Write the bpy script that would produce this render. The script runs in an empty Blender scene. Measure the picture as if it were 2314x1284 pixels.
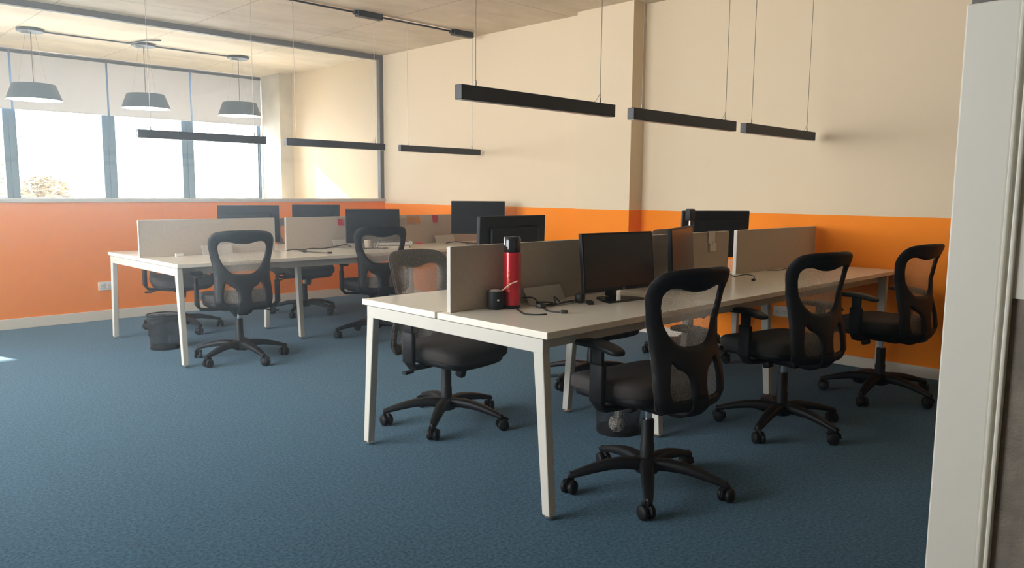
import bpy, bmesh, math, random
import numpy as np
from mathutils import Vector, Matrix

S = bpy.context.scene
C = bpy.context.collection
PI = math.pi
random.seed(7)

# ------------------------------------------------------------------ camera
CAM_Z = 1.2621
YAW, PITCH, ROLL, FPX = math.radians(45.4577), math.radians(-6.8099), math.radians(0.45455), 1736.64
cam_data = bpy.data.cameras.new('camera')
cam = bpy.data.objects.new('camera', cam_data)
C.objects.link(cam)
cam_data.sensor_fit = 'HORIZONTAL'
cam_data.sensor_width = 36.0
cam_data.lens = 36.0 * FPX / 2314.0
cam_data.clip_start = 0.05
cam_data.clip_end = 500
_f = Vector((math.cos(YAW) * math.cos(PITCH), math.sin(YAW) * math.cos(PITCH), math.sin(PITCH)))
_r = Vector((math.sin(YAW), -math.cos(YAW), 0))
_u = _r.cross(_f)
_r2 = _r * math.cos(ROLL) + _u * math.sin(ROLL)
_u2 = -_r * math.sin(ROLL) + _u * math.cos(ROLL)
M = Matrix((( _r2.x, _u2.x, -_f.x, 0), (_r2.y, _u2.y, -_f.y, 0), (_r2.z, _u2.z, -_f.z, CAM_Z), (0, 0, 0, 1)))
cam.matrix_world = M
S.camera = cam

# ------------------------------------------------------------------ world, sun, exposure
w = bpy.data.worlds.new('sky')
S.world = w
w.use_nodes = True
bg = w.node_tree.nodes['Background']
bg.inputs['Color'].default_value = (0.95, 0.97, 1.0, 1)
bg.inputs['Strength'].default_value = 17.0

sd = bpy.data.lights.new('sun', 'SUN')
sd.energy = 42.0
sd.angle = math.radians(0.8)
sd.color = (1.0, 0.93, 0.82)
sun = bpy.data.objects.new('sun', sd)
C.objects.link(sun)
sun.rotation_euler = Vector((0.33, -1.0, -0.52)).to_track_quat('-Z', 'Y').to_euler()

S.view_settings.view_transform = 'Standard'
S.view_settings.look = 'None'
S.view_settings.gamma = 1.0
S.view_settings.use_curve_mapping = False
S.view_settings.exposure = 0.24

# sky portals in the window openings (they only guide sampling of the sky)
def portal(loc, sx, sy, rot):
    ld = bpy.data.lights.new('window_portal', 'AREA')
    ld.shape = 'RECTANGLE'; ld.size = sx; ld.size_y = sy
    ld.cycles.is_portal = True
    o = bpy.data.objects.new('window_portal', ld); C.objects.link(o)
    o.location = loc; o.rotation_euler = rot
portal((1.5, 11.02, 2.0), 7.9, 1.75, (math.radians(-90), 0, 0))
portal((-2.6, 5.1, 1.77), 2.1, 5.3, (0, math.radians(-90), 0))

# ------------------------------------------------------------------ materials
def nt(name):
    m = bpy.data.materials.new(name); m.use_nodes = True
    return m, m.node_tree, m.node_tree.nodes['Principled BSDF']
def mat(name, col, rough=0.5, metal=0.0, spec=0.5, emit=None, emit_s=0, bump=None, var=None, coat=0):
    m, t, b = nt(name)
    b.inputs['Base Color'].default_value = (*col, 1)
    b.inputs['Roughness'].default_value = rough
    b.inputs['Metallic'].default_value = metal
    b.inputs['Specular IOR Level'].default_value = spec
    if coat: b.inputs['Coat Weight'].default_value = coat
    if emit:
        b.inputs['Emission Color'].default_value = (*emit, 1)
        b.inputs['Emission Strength'].default_value = emit_s
    tc = None
    if bump or var:
        tc = t.nodes.new('ShaderNodeTexCoord')
    if var:
        scale, amt = var
        n = t.nodes.new('ShaderNodeTexNoise'); n.inputs['Scale'].default_value = scale; n.inputs['Detail'].default_value = 5
        t.links.new(tc.outputs['Object'], n.inputs['Vector'])
        r = t.nodes.new('ShaderNodeValToRGB')
        r.color_ramp.elements[0].position = 0.3; r.color_ramp.elements[1].position = 0.7
        r.color_ramp.elements[0].color = (*[max(0, c * (1 - amt)) for c in col], 1)
        r.color_ramp.elements[1].color = (*[min(1, c * (1 + amt)) for c in col], 1)
        t.links.new(n.outputs['Fac'], r.inputs['Fac']); t.links.new(r.outputs['Color'], b.inputs['Base Color'])
    if bump:
        scale, st = bump
        n = t.nodes.new('ShaderNodeTexNoise'); n.inputs['Scale'].default_value = scale; n.inputs['Detail'].default_value = 3
        t.links.new(tc.outputs['Object'], n.inputs['Vector'])
        bp = t.nodes.new('ShaderNodeBump'); bp.inputs['Strength'].default_value = st; bp.inputs['Distance'].default_value = 0.004
        t.links.new(n.outputs['Fac'], bp.inputs['Height']); t.links.new(bp.outputs['Normal'], b.inputs['Normal'])
    return m

CREAM = (0.73, 0.60, 0.42)
ORANGE = (0.95, 0.26, 0.006)
M_cream = mat('cream_paint', CREAM, 0.65, bump=(30, .08), var=(1.2, .03))
M_orange = mat('orange_paint', ORANGE, 0.6, spec=.2, bump=(30, .08))
M_base = mat('baseboard_white', (0.72, 0.66, 0.55), 0.5)
M_white_lam = mat('white_laminate', (0.88, 0.83, 0.72), 0.25, spec=.6)
M_white_metal = mat('white_powder_coat', (0.60, 0.575, 0.51), 0.4)
M_grey_metal = mat('grey_steel', (0.33, 0.33, 0.33), 0.45)
M_divider = mat('taupe_fabric_board', (0.51, 0.44, 0.36), 0.8, bump=(400, .2), var=(60, .05))
M_divider_edge = mat('pale_edge_band', (0.56, 0.52, 0.46), 0.5)
M_black = mat('black_plastic', (0.007, 0.007, 0.008), 0.5, spec=.25)
M_blackfab = mat('black_seat_fabric', (0.045, 0.039, 0.035), 0.85, bump=(500, .3))
M_black_gloss = mat('black_gloss', (0.01, 0.01, 0.011), 0.12)
M_screen = mat('black_screen', (0.012, 0.012, 0.013), 0.22)
M_fixture = mat('black_aluminium', (0.016, 0.016, 0.018), 0.45)
M_chrome = mat('chrome', (0.8, 0.8, 0.8), 0.2, 1.0)
M_frame = mat('glare_blue_aluminium', (0.035, 0.085, 0.14), 0.5)  # blue cast of the window glare is put into this frame colour
M_beam = mat('brown_grey_steel', (0.13, 0.115, 0.10), 0.5)
M_sill = mat('stone_sill', (0.55, 0.51, 0.43), 0.5)
M_shade = mat('grey_lamp_shade', (0.018, 0.030, 0.036), 0.5)
M_diff = mat('white_diffuser', (0.9, 0.9, 0.9), 0.5, emit=(1, 0.97, 0.92), emit_s=3.5)
M_wire = mat('steel_wire', (0.35, 0.31, 0.26), 0.4, .6)
M_red = mat('red_enamel', (0.62, 0.012, 0.025), 0.25, 0.35, coat=.5)
M_gold = mat('gold_print', (0.62, 0.40, 0.12), 0.4, .3)
M_straw = mat('pale_metal_straw', (0.70, 0.50, 0.40), 0.35, .5)
M_yerba = mat('crushed_leaf', (0.50, 0.46, 0.36), 0.9, bump=(200, .8))
M_cable = mat('black_cable', (0.012, 0.011, 0.010), 0.5)
M_plastic_w = mat('white_plastic', (0.75, 0.73, 0.68), 0.4)
M_yellow = mat('yellow_paper', (0.85, 0.42, 0.10), 0.7)
M_pink = mat('pink_paper', (0.90, 0.10, 0.17), 0.7)
M_cardboard = mat('beige_board', (0.60, 0.50, 0.38), 0.7)
M_paper = mat('crumpled_white_paper', (0.75, 0.70, 0.62), 0.7)
M_post = mat('grey_beige_lacquer', (0.80, 0.77, 0.68), 0.5)
M_post_dark = mat('dark_grey_lacquer', (0.16, 0.155, 0.15), 0.5)
M_felt = mat('grey_brown_felt', (0.26, 0.225, 0.185), 0.9, bump=(150, .6), var=(25, .2))
M_logo = mat('light_grey_print', (0.45, 0.43, 0.40), 0.4)
M_slot = mat('socket_hole_dark', (0.03, 0.03, 0.03), 0.5)

# concrete with board joints
def concrete():
    m, t, b = nt('board_marked_concrete')
    b.inputs['Roughness'].default_value = 0.8
    tc = t.nodes.new('ShaderNodeTexCoord')
    n = t.nodes.new('ShaderNodeTexNoise'); n.inputs['Scale'].default_value = 1.6; n.inputs['Detail'].default_value = 8; n.inputs['Roughness'].default_value = .62
    mp = t.nodes.new('ShaderNodeMapping'); mp.inputs['Scale'].default_value = (1.0, 2.2, 1)
    t.links.new(tc.outputs['Object'], mp.inputs['Vector']); t.links.new(mp.outputs['Vector'], n.inputs['Vector'])
    r = t.nodes.new('ShaderNodeValToRGB')
    r.color_ramp.elements[0].position = .3; r.color_ramp.elements[0].color = (0.60, 0.50, 0.36, 1)
    r.color_ramp.elements[1].position = .68; r.color_ramp.elements[1].color = (0.78, 0.67, 0.50, 1)
    t.links.new(n.outputs['Fac'], r.inputs['Fac'])
    br = t.nodes.new('ShaderNodeTexBrick')
    br.inputs['Color1'].default_value = (1, 1, 1, 1); br.inputs['Color2'].default_value = (0.95, 0.95, 0.95, 1); br.inputs['Mortar'].default_value = (0.62, 0.6, 0.58, 1)
    br.offset = 0; br.inputs['Scale'].default_value = 1; br.inputs['Mortar Size'].default_value = 0.006
    br.inputs['Brick Width'].default_value = 1.22; br.inputs['Row Height'].default_value = 2.44
    mp2 = t.nodes.new('ShaderNodeMapping'); mp2.inputs['Location'].default_value = (-0.85, -0.1, 0)
    t.links.new(tc.outputs['Object'], mp2.inputs['Vector']); t.links.new(mp2.outputs['Vector'], br.inputs['Vector'])
    mx = t.nodes.new('ShaderNodeMix'); mx.data_type = 'RGBA'; mx.blend_type = 'MULTIPLY'; mx.inputs[0].default_value = 1
    t.links.new(r.outputs['Color'], mx.inputs[6]); t.links.new(br.outputs['Color'], mx.inputs[7])
    t.links.new(mx.outputs[2], b.inputs['Base Color'])
    n2 = t.nodes.new('ShaderNodeTexNoise'); n2.inputs['Scale'].default_value = 9; n2.inputs['Detail'].default_value = 6
    t.links.new(tc.outputs['Object'], n2.inputs['Vector'])
    bp = t.nodes.new('ShaderNodeBump'); bp.inputs['Strength'].default_value = .25; bp.inputs['Distance'].default_value = .02
    t.links.new(n2.outputs['Fac'], bp.inputs['Height']); t.links.new(bp.outputs['Normal'], b.inputs['Normal'])
    return m
M_conc = concrete()
M_conc2 = mat('bare_concrete_column', (0.52, 0.49, 0.42), 0.8, bump=(8, .5), var=(2.5, .18))

def carpet():
    m, t, b = nt('blue_grey_carpet')
    b.inputs['Roughness'].default_value = 0.95
    b.inputs['Specular IOR Level'].default_value = 0.15
    b.inputs['Sheen Weight'].default_value = 0.2
    b.inputs['Sheen Tint'].default_value = (0.55, 0.8, 1.0, 1)
    tc = t.nodes.new('ShaderNodeTexCoord')
    n = t.nodes.new('ShaderNodeTexNoise'); n.inputs['Scale'].default_value = 75; n.inputs['Detail'].default_value = 6; n.inputs['Roughness'].default_value = .75
    t.links.new(tc.outputs['Object'], n.inputs['Vector'])
    r = t.nodes.new('ShaderNodeValToRGB')
    r.color_ramp.elements[0].position = .40; r.color_ramp.elements[0].color = (0.004, 0.030, 0.056, 1)
    r.color_ramp.elements[1].position = .62; r.color_ramp.elements[1].color = (0.062, 0.150, 0.215, 1)
    t.links.new(n.outputs['Fac'], r.inputs['Fac'])
    n2 = t.nodes.new('ShaderNodeTexNoise'); n2.inputs['Scale'].default_value = 3; n2.inputs['Detail'].default_value = 3
    t.links.new(tc.outputs['Object'], n2.inputs['Vector'])
    r2 = t.nodes.new('ShaderNodeValToRGB')
    r2.color_ramp.elements[0].color = (0.88, .88, .88, 1); r2.color_ramp.elements[1].color = (1.08, 1.08, 1.08, 1)
    t.links.new(n2.outputs['Fac'], r2.inputs['Fac'])
    mx = t.nodes.new('ShaderNodeMix'); mx.data_type = 'RGBA'; mx.blend_type = 'MULTIPLY'; mx.inputs[0].default_value = 1
    t.links.new(r.outputs['Color'], mx.inputs[6]); t.links.new(r2.outputs['Color'], mx.inputs[7])
    t.links.new(mx.outputs[2], b.inputs['Base Color'])
    bp = t.nodes.new('ShaderNodeBump'); bp.inputs['Strength'].default_value = .6; bp.inputs['Distance'].default_value = .004
    t.links.new(n.outputs['Fac'], bp.inputs['Height']); t.links.new(bp.outputs['Normal'], b.inputs['Normal'])
    return m
M_carpet = carpet()

def wall_two_tone(name, zsplit):
    m, t, b = nt(name)
    b.inputs['Roughness'].default_value = 0.6
    b.inputs['Specular IOR Level'].default_value = .2
    geo = t.nodes.new('ShaderNodeTexCoord')
    sep = t.nodes.new('ShaderNodeSeparateXYZ'); t.links.new(geo.outputs['Object'], sep.inputs[0])
    gt = t.nodes.new('ShaderNodeMath'); gt.operation = 'GREATER_THAN'; gt.inputs[1].default_value = zsplit
    t.links.new(sep.outputs['Z'], gt.inputs[0])
    mx = t.nodes.new('ShaderNodeMix'); mx.data_type = 'RGBA'
    t.links.new(gt.outputs[0], mx.inputs[0]); mx.inputs[6].default_value = (*ORANGE, 1); mx.inputs[7].default_value = (*CREAM, 1)
    t.links.new(mx.outputs[2], b.inputs['Base Color'])
    n = t.nodes.new('ShaderNodeTexNoise'); n.inputs['Scale'].default_value = 30
    t.links.new(geo.outputs['Object'], n.inputs['Vector'])
    bp = t.nodes.new('ShaderNodeBump'); bp.inputs['Strength'].default_value = .08; bp.inputs['Distance'].default_value = .004
    t.links.new(n.outputs['Fac'], bp.inputs['Height']); t.links.new(bp.outputs['Normal'], b.inputs['Normal'])
    return m
M_two = wall_two_tone('cream_over_orange_paint', 1.112)

def glassmat(name, tint=(1, 1, 1), gloss=.06):
    m = bpy.data.materials.new(name); m.use_nodes = True; t = m.node_tree; t.nodes.clear()
    out = t.nodes.new('ShaderNodeOutputMaterial'); tr = t.nodes.new('ShaderNodeBsdfTransparent'); gl = t.nodes.new('ShaderNodeBsdfGlossy')
    tr.inputs['Color'].default_value = (*tint, 1); gl.inputs['Roughness'].default_value = 0.01
    fr = t.nodes.new('ShaderNodeFresnel'); fr.inputs['IOR'].default_value = 1.45
    mx = t.nodes.new('ShaderNodeMixShader')
    t.links.new(fr.outputs[0], mx.inputs[0]); t.links.new(tr.outputs[0], mx.inputs[1]); t.links.new(gl.outputs[0], mx.inputs[2])
    t.links.new(mx.outputs[0], out.inputs[0])
    return m
M_glass = glassmat('clear_glass', (0.97, 0.98, 0.98))

def blindmat():
    m = bpy.data.materials.new('white_blind_fabric'); m.use_nodes = True; t = m.node_tree; t.nodes.clear()
    out = t.nodes.new('ShaderNodeOutputMaterial'); d = t.nodes.new('ShaderNodeBsdfDiffuse'); tl = t.nodes.new('ShaderNodeBsdfTranslucent')
    d.inputs['Color'].default_value = (0.56, 0.58, 0.66, 1); tl.inputs['Color'].default_value = (0.024, 0.025, 0.031, 1)
    a = t.nodes.new('ShaderNodeAddShader'); t.links.new(d.outputs[0], a.inputs[0]); t.links.new(tl.outputs[0], a.inputs[1])
    t.links.new(a.outputs[0], out.inputs[0]); return m
M_blind = blindmat()

def meshfab(name='grey_stretch_mesh', thru=0.62):
    m = bpy.data.materials.new(name); m.use_nodes = True; t = m.node_tree; t.nodes.clear()
    out = t.nodes.new('ShaderNodeOutputMaterial'); d = t.nodes.new('ShaderNodeBsdfDiffuse'); tl = t.nodes.new('ShaderNodeBsdfTranslucent')
    tr = t.nodes.new('ShaderNodeBsdfTransparent')
    d.inputs['Color'].default_value = (0.36, 0.32, 0.28, 1); tl.inputs['Color'].default_value = (0.26, 0.23, 0.20, 1)
    a = t.nodes.new('ShaderNodeAddShader'); t.links.new(d.outputs[0], a.inputs[0]); t.links.new(tl.outputs[0], a.inputs[1])
    # woven holes
    tc = t.nodes.new('ShaderNodeTexCoord')
    wv = t.nodes.new('ShaderNodeTexNoise'); wv.inputs['Scale'].default_value = 350; wv.inputs['Detail'].default_value = 1
    t.links.new(tc.outputs['Object'], wv.inputs['Vector'])
    mr = t.nodes.new('ShaderNodeMapRange'); mr.inputs['From Min'].default_value = .35; mr.inputs['From Max'].default_value = .65
    mr.inputs['To Min'].default_value = thru - .12; mr.inputs['To Max'].default_value = thru + .12
    t.links.new(wv.outputs['Fac'], mr.inputs['Value'])
    mx = t.nodes.new('ShaderNodeMixShader')
    t.links.new(mr.outputs[0], mx.inputs[0]); t.links.new(a.outputs[0], mx.inputs[1]); t.links.new(tr.outputs[0], mx.inputs[2])
    t.links.new(mx.outputs[0], out.inputs[0]); return m
M_mesh = meshfab()

def wiremesh():
    # fine expanded-metal mesh: opaque wires, open holes
    m = bpy.data.materials.new('black_wire_mesh'); m.use_nodes = True; t = m.node_tree; b = t.nodes['Principled BSDF']
    b.inputs['Base Color'].default_value = (0.02, 0.02, 0.021, 1); b.inputs['Roughness'].default_value = .4
    out = t.nodes['Material Output']; tr = t.nodes.new('ShaderNodeBsdfTransparent'); mx = t.nodes.new('ShaderNodeMixShader')
    uv = t.nodes.new('ShaderNodeUVMap')
    br = t.nodes.new('ShaderNodeTexBrick'); br.offset = 0
    br.inputs['Scale'].default_value = 1; br.inputs['Brick Width'].default_value = .006; br.inputs['Row Height'].default_value = .006; br.inputs['Mortar Size'].default_value = .0011
    br.inputs['Color1'].default_value = (1, 1, 1, 1); br.inputs['Color2'].default_value = (1, 1, 1, 1); br.inputs['Mortar'].default_value = (0, 0, 0, 1)
    t.links.new(uv.outputs['UV'], br.inputs['Vector'])
    t.links.new(br.outputs['Color'], mx.inputs[0]); t.links.new(b.outputs[0], mx.inputs[1]); t.links.new(tr.outputs[0], mx.inputs[2])
    t.links.new(mx.outputs[0], out.inputs[0]); return m
M_wiremesh = wiremesh()

# ------------------------------------------------------------------ geometry helpers
def box(bm, x0, x1, y0, y1, z0, z1, bev=0, rot=None, seg=2):
    c = Vector(((x0 + x1) / 2, (y0 + y1) / 2, (z0 + z1) / 2))
    r = bmesh.ops.create_cube(bm, size=1)
    vs = r['verts']
    for v in vs:
        v.co = Vector((v.co.x * (x1 - x0), v.co.y * (y1 - y0), v.co.z * (z1 - z0)))
    if bev > 0:
        es = list({e for v in vs for e in v.link_edges})
        g = bmesh.ops.bevel(bm, geom=es, offset=bev, segments=seg, affect='EDGES', profile=.5)
        vs = list({v for f in g['faces'] for v in f.verts} | {v for v in vs if v.is_valid})
    for v in vs:
        if rot is not None: v.co = rot @ v.co
        v.co += c
    return vs
def tube(bm, pts, rad, n=10, cap=True, flat=None):
    """sweep a ring along pts; rad number or list; flat=(a,b) elliptical scale with reference up"""
    pts = [Vector(p) for p in pts]
    rings = []
    prev = None
    for i, p in enumerate(pts):
        if i == 0: d = pts[1] - p
        elif i == len(pts) - 1: d = p - pts[i - 1]
        else: d = (pts[i + 1] - pts[i - 1])
        d.normalize()
        if prev is None:
            a = Vector((0, 0, 1)) if abs(d.z) < .9 else Vector((1, 0, 0))
            nrm = (a - d * a.dot(d)).normalized()
        else:
            nrm = (prev - d * prev.dot(d)).normalized()
        prev = nrm
        bi = d.cross(nrm)
        r = rad[i] if isinstance(rad, (list, tuple)) else rad
        if isinstance(r, (list, tuple)): ra, rb = r
        else: ra = rb = r
        ring = []
        for k in range(n):
            th = 2 * PI * k / n
            cx, sy = math.cos(th), math.sin(th)
            if flat:  # squarish section
                e = flat
                cx = math.copysign(abs(cx) ** e, cx); sy = math.copysign(abs(sy) ** e, sy)
            ring.append(bm.verts.new(p + nrm * cx * ra + bi * sy * rb))
        rings.append(ring)
    for a, b in zip(rings, rings[1:]):
        for k in range(n):
            bm.faces.new((a[k], a[(k + 1) % n], b[(k + 1) % n], b[k]))
    if cap:
        bm.faces.new(list(reversed(rings[0]))); bm.faces.new(rings[-1])
def lathe(bm, prof, n=32, c=(0, 0, 0), axis='Z', uvh=False, cap=True):
    c = Vector(c); rings = []
    for r, z in prof:
        ring = []
        for k in range(n):
            th = 2 * PI * k / n
            if axis == 'Z': q = Vector((r * math.cos(th), r * math.sin(th), z))
            elif axis == 'X': q = Vector((z, r * math.cos(th), r * math.sin(th)))
            else: q = Vector((r * math.sin(th), z, r * math.cos(th)))
            ring.append(bm.verts.new(q + c))
        rings.append(ring)
    uvl = bm.loops.layers.uv.verify() if uvh else None
    for i, (a, b) in enumerate(zip(rings, rings[1:])):
        for k in range(n):
            f = bm.faces.new((a[k], a[(k + 1) % n], b[(k + 1) % n], b[k]))
            if uvh:
                circ = 2 * PI * prof[i][0]
                us = [circ * k / n, circ * (k + 1) / n, circ * (k + 1) / n, circ * k / n]
                vv = [prof[i][1], prof[i][1], prof[i + 1][1], prof[i + 1][1]]
                for l, uu, v_ in zip(f.loops, us, vv): l[uvl].uv = (uu, v_)
    if cap:
        if prof[0][0] > 1e-5: bm.faces.new(list(reversed(rings[0])))
        if prof[-1][0] > 1e-5: bm.faces.new(rings[-1])
def superell(bm, a, b, c, e1=.3, e2=.3, nu=40, nv=20, center=(0, 0, 0), fn=None):
    cc = Vector(center)
    def sp(x, e): return math.copysign(abs(x) ** e, x)
    rings = []
    for i in range(nv + 1):
        ph = -PI / 2 + PI * i / nv
        ring = []
        for k in range(nu):
            th = 2 * PI * k / nu
            x = a * sp(math.cos(ph), e1) * sp(math.cos(th), e2)
            y = b * sp(math.cos(ph), e1) * sp(math.sin(th), e2)
            z = c * sp(math.sin(ph), e1)
            q = Vector((x, y, z))
            if fn: q = fn(q)
            ring.append(bm.verts.new(q + cc))
        rings.append(ring)
    for p, q in zip(rings, rings[1:]):
        for k in range(nu): bm.faces.new((p[k], p[(k + 1) % nu], q[(k + 1) % nu], q[k]))
    bmesh.ops.remove_doubles(bm, verts=bm.verts, dist=1e-6)
def obj(name, bm, m, parent=None, smooth=False, angle=35):
    me = bpy.data.meshes.new(name)
    bmesh.ops.recalc_face_normals(bm, faces=bm.faces)
    bm.to_mesh(me); bm.free()
    me.materials.append(m)
    if smooth:
        me.polygons.foreach_set('use_smooth', [True] * len(me.polygons))
        me.set_sharp_from_angle(angle=math.radians(angle))
    o = bpy.data.objects.new(name, me); C.objects.link(o)
    if parent: o.parent = parent
    return o
def B(): return bmesh.new()
def thing(name, label, cat, loc=(0, 0, 0), rz=0, group=None):
    o = bpy.data.objects.new(name, None); C.objects.link(o)
    o.empty_display_size = .1
    o.location = loc; o.rotation_euler = (0, 0, rz); tag(o, label, cat, group); return o
def tag(o, label, cat, group=None):
    o['label'] = label; o['category'] = cat
    if group: o['group'] = group
    return o
def struct(o): o['kind'] = 'structure'; return o
def sbox(name, x0, x1, y0, y1, z0, z1, m, parent=None, bev=0):
    bm = B(); box(bm, x0, x1, y0, y1, z0, z1, bev)
    o = obj(name, bm, m, parent)
    if not parent: struct(o)
    return o
def dup(root, loc, rz, label, group=None, drop=()):
    r = root.copy(); C.objects.link(r); r.location = loc; r.rotation_euler = (0, 0, rz); r['label'] = label
    if group: r['group'] = group
    for ch in list(root.children):
        c = ch.copy(); C.objects.link(c); c.parent = r
        for g in ch.children:
            d = g.copy(); C.objects.link(d); d.parent = c
    return r
def rotm(ax, deg): return Matrix.Rotation(math.radians(deg), 3, ax)
def smoothline(pts, n=6):
    """Catmull-Rom through pts"""
    P = [Vector(p) for p in pts]; P = [P[0] * 2 - P[1]] + P + [P[-1] * 2 - P[-2]]
    out = []
    for i in range(1, len(P) - 2):
        for k in range(n):
            t = k / n
            out.append(.5 * ((2 * P[i]) + (P[i + 1] - P[i - 1]) * t + (2 * P[i - 1] - 5 * P[i] + 4 * P[i + 1] - P[i + 2]) * t * t + (3 * P[i] - P[i - 1] - 3 * P[i + 1] + P[i + 2]) * t ** 3))
    out.append(P[-2]); return out

# ------------------------------------------------------------------ setting
ZC = 2.913
XW = 5.65
YP = 8.02
YW = 10.85
XL, YB = -2.4, -2.6
sbox('floor', XL - .15, XW + .2, YB - .15, YW + .25, -.1, 0, M_carpet)
sbox('ceiling', XL - .15, XW + .2, YB - .15, YW + .25, ZC, ZC + .15, M_conc)
# long wall on the right, with a shallow pier
XR = 5.735
bm = B(); box(bm, XW, XW + .20, 4.165, YP + .06, 0, ZC); box(bm, XR, XR + .12, YB - .15, 4.165, 0, ZC)
struct(obj('wall_right', bm, M_two))
bm = B(); box(bm, XW - .1, XW, 4.165, 4.805, 0, ZC)
struct(obj('wall_right_pier', bm, M_two)).name = 'trim_1'
sbox('baseboard_right', XR - .014, XR, YB, 4.165, 0, .078, M_base, bev=.003)
sbox('baseboard_right', XW - .014, XW, 4.805, YP - .05, 0, .078, M_base, bev=.003).name = 'baseboard_back'
sbox('wall_far_right', XW, XW + .15, YP + .06, YW + .25, 0, ZC, M_cream)
# low partition wall with opening, then sill, glass and steel frame
DX = 0.83
sbox('wall_left', DX, XW, YP, YP + .06, 0, 1.135, M_orange)
sbox('wall_left_rear', DX, XW, YP + .06, YP + .10, 0, 1.135, M_cream)
sbox('wall_left_end', XL, -.25, YP, YP + .10, 0, ZC, M_cream).name = 'wall_far_left'
sbox('baseboard_left', DX, XW - .014, YP - .014, YP, 0, .095, M_base, bev=.003)
wf = sbox('window_1', DX, XW, YP - .02, YP + .12, 1.135, 1.170, M_sill, bev=.003)
fr = B(); box(fr, DX, XW, YP + .01, YP + .07, ZC - .058, ZC, .002)
box(fr, XW - .055, XW, YP + .01, YP + .07, 1.17, ZC - .058, .002)
box(fr, DX, DX + .05, YP + .01, YP + .07, 1.17, ZC - .058, .002)
obj('window_frame', fr, M_beam, wf)
g = B(); box(g, DX + .05, XW - .055, YP + .038, YP + .044, 1.17, ZC - .058)
obj('pane', g, M_glass, wf)
fr = B(); box(fr, DX - .0, DX + .0401, YP - .01, YP + .11, 0, 1.135, .002)
struct(obj('trim_2', fr, M_beam))
# far room: window wall
sbox('wall_far', XL, XW, YW, YW + .2, 0, 1.08, M_cream)
sbox('wall_window_head', XL, XW, YW + .02, YW + .2, 2.875, ZC, M_beam).name = 'trim_3'
sbox('column', 5.45, XW, 10.28, YW, 0, ZC, M_conc2).name = 'wall_column'
sbox('wall_far_left_side', XL - .15, XL, YP + .1, YW + .25, 0, ZC, M_cream).name = 'wall_far_side'
wx = struct(obj('window_2', (lambda b: (box(b, XL, 5.45, YW - .06, YW + .24, 1.08, 1.125, .003), b)[1])(B()), M_sill))
mull = [(-1.05, -.93), (.05, .19), (1.12, 1.26), (2.19, 2.33), (3.28, 3.44), (4.29, 4.455), (5.40, 5.45)]
for a, b_ in mull:
    bm = B(); box(bm, a, b_, YW + .03, YW + .13, 1.125, 2.875, .004)
    box(bm, (a + b_) / 2 - .012, (a + b_) / 2 + .012, YW + .005, YW + .03, 1.125, 2.875)
    obj('mullion', bm, M_frame, wx)
bm = B(); box(bm, XL, 5.45, YW + .075, YW + .081, 1.125, 2.875)
obj('pane', bm, M_glass, wx)
bm = B(); box(bm, XL, 5.45, YW + .03, YW + .13, 1.125, 1.15, .003); obj('window_frame', bm, M_frame, wx)
gaps = [-1.0, .12, 1.2, 2.290, 3.352, 4.415, 5.448]
for i, (a, b_) in enumerate(zip(gaps, gaps[1:])):
    t = thing('roller_blind', ['white roller blind at the hidden left end of the far window', 'white roller blind second from the left end', 'white roller blind cut by the left picture edge behind the first pendant lamp',
              'white roller blind between first and second pendant lamps', 'white roller blind between second and third pendant lamps', 'white roller blind nearest the concrete column'][i], 'blind', ((a + b_) / 2, YW - .03, 2.2), 0, 'half lowered roller blinds on the far windows')
    h = (b_ - a) / 2 - .012
    bm = B(); box(bm, -h, h, -.0012, .0012, 0.012, .665); obj('blind_fabric', bm, M_blind, t)
    bm = B(); box(bm, -h, h, -.006, .006, 0, .014, .003); obj('bottom_bar', bm, M_blind, t)
    bm = B(); lathe(bm, [(.018, -h), (.018, h)], 16, (0, .005, .675), 'X'); obj('roller', bm, M_fixture, t, True)
# rest of the shell behind the camera
sbox('wall_near', XL, XW + .085, YB - .15, YB, 0, ZC, M_cream)
# side wall with its own window, out of view on the left
SY0, SY1, SZ0, SZ1 = 2.5, 7.7, .75, 2.8
sbox('wall_side', XL - .15, XL, YB, SY0, 0, ZC, M_cream)
sbox('wall_side_end', XL - .15, XL, SY1, YP, 0, ZC, M_cream)
sbox('wall_side_sill', XL - .15, XL, SY0, SY1, 0, SZ0, M_cream)
sbox('wall_side_head', XL - .15, XL, SY0, SY1, SZ1, ZC, M_cream)
w3 = struct(obj('window_3', (lambda b: (box(b, XL - .16, XL + .02, SY0, SY1, SZ0 - .02, SZ0 + .02), b)[1])(B()), M_sill))
bm = B(); box(bm, XL - .08, XL - .074, SY0, SY1, SZ0 + .02, SZ1); obj('pane', bm, M_glass, w3)
bm = B()
for k in range(5): box(bm, XL - .12, XL - .03, SY0 + (SY1 - SY0 - .06) * k / 4, SY0 + (SY1 - SY0 - .06) * k / 4 + .06, SZ0 + .02, SZ1)
obj('window_frame', bm, M_frame, w3)

# partition end at the right of the picture: post, groove and felt panel
PX = 1.9
bm = B(); box(bm, PX, PX + .12, .437, .540, 0, 1.672, .004); struct(obj('trim_4', bm, M_post))
bm = B(); box(bm, PX + .01, PX + .12, .3, .534, 1.672, ZC, .003); struct(obj('trim_5', bm, M_post_dark))
bm = B(); box(bm, PX - .004, PX + .1, .4295, .437, 0, ZC, .002); box(bm, PX + .012, PX + .1, .4205, .4295, 0, ZC); box(bm, PX - .008, PX + .1, .4115, .4205, 0, ZC, .003)
struct(obj('trim_6', bm, M_post))
sbox('wall_partition_low', PX + .012, PX + .1, YB, .4115, 0, 1.045, M_felt).name = 'wall_partition_felt'
sbox('wall_partition_top', PX + .006, PX + .1, YB, .4115, 1.045, ZC, M_post).name = 'wall_partition'

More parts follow.
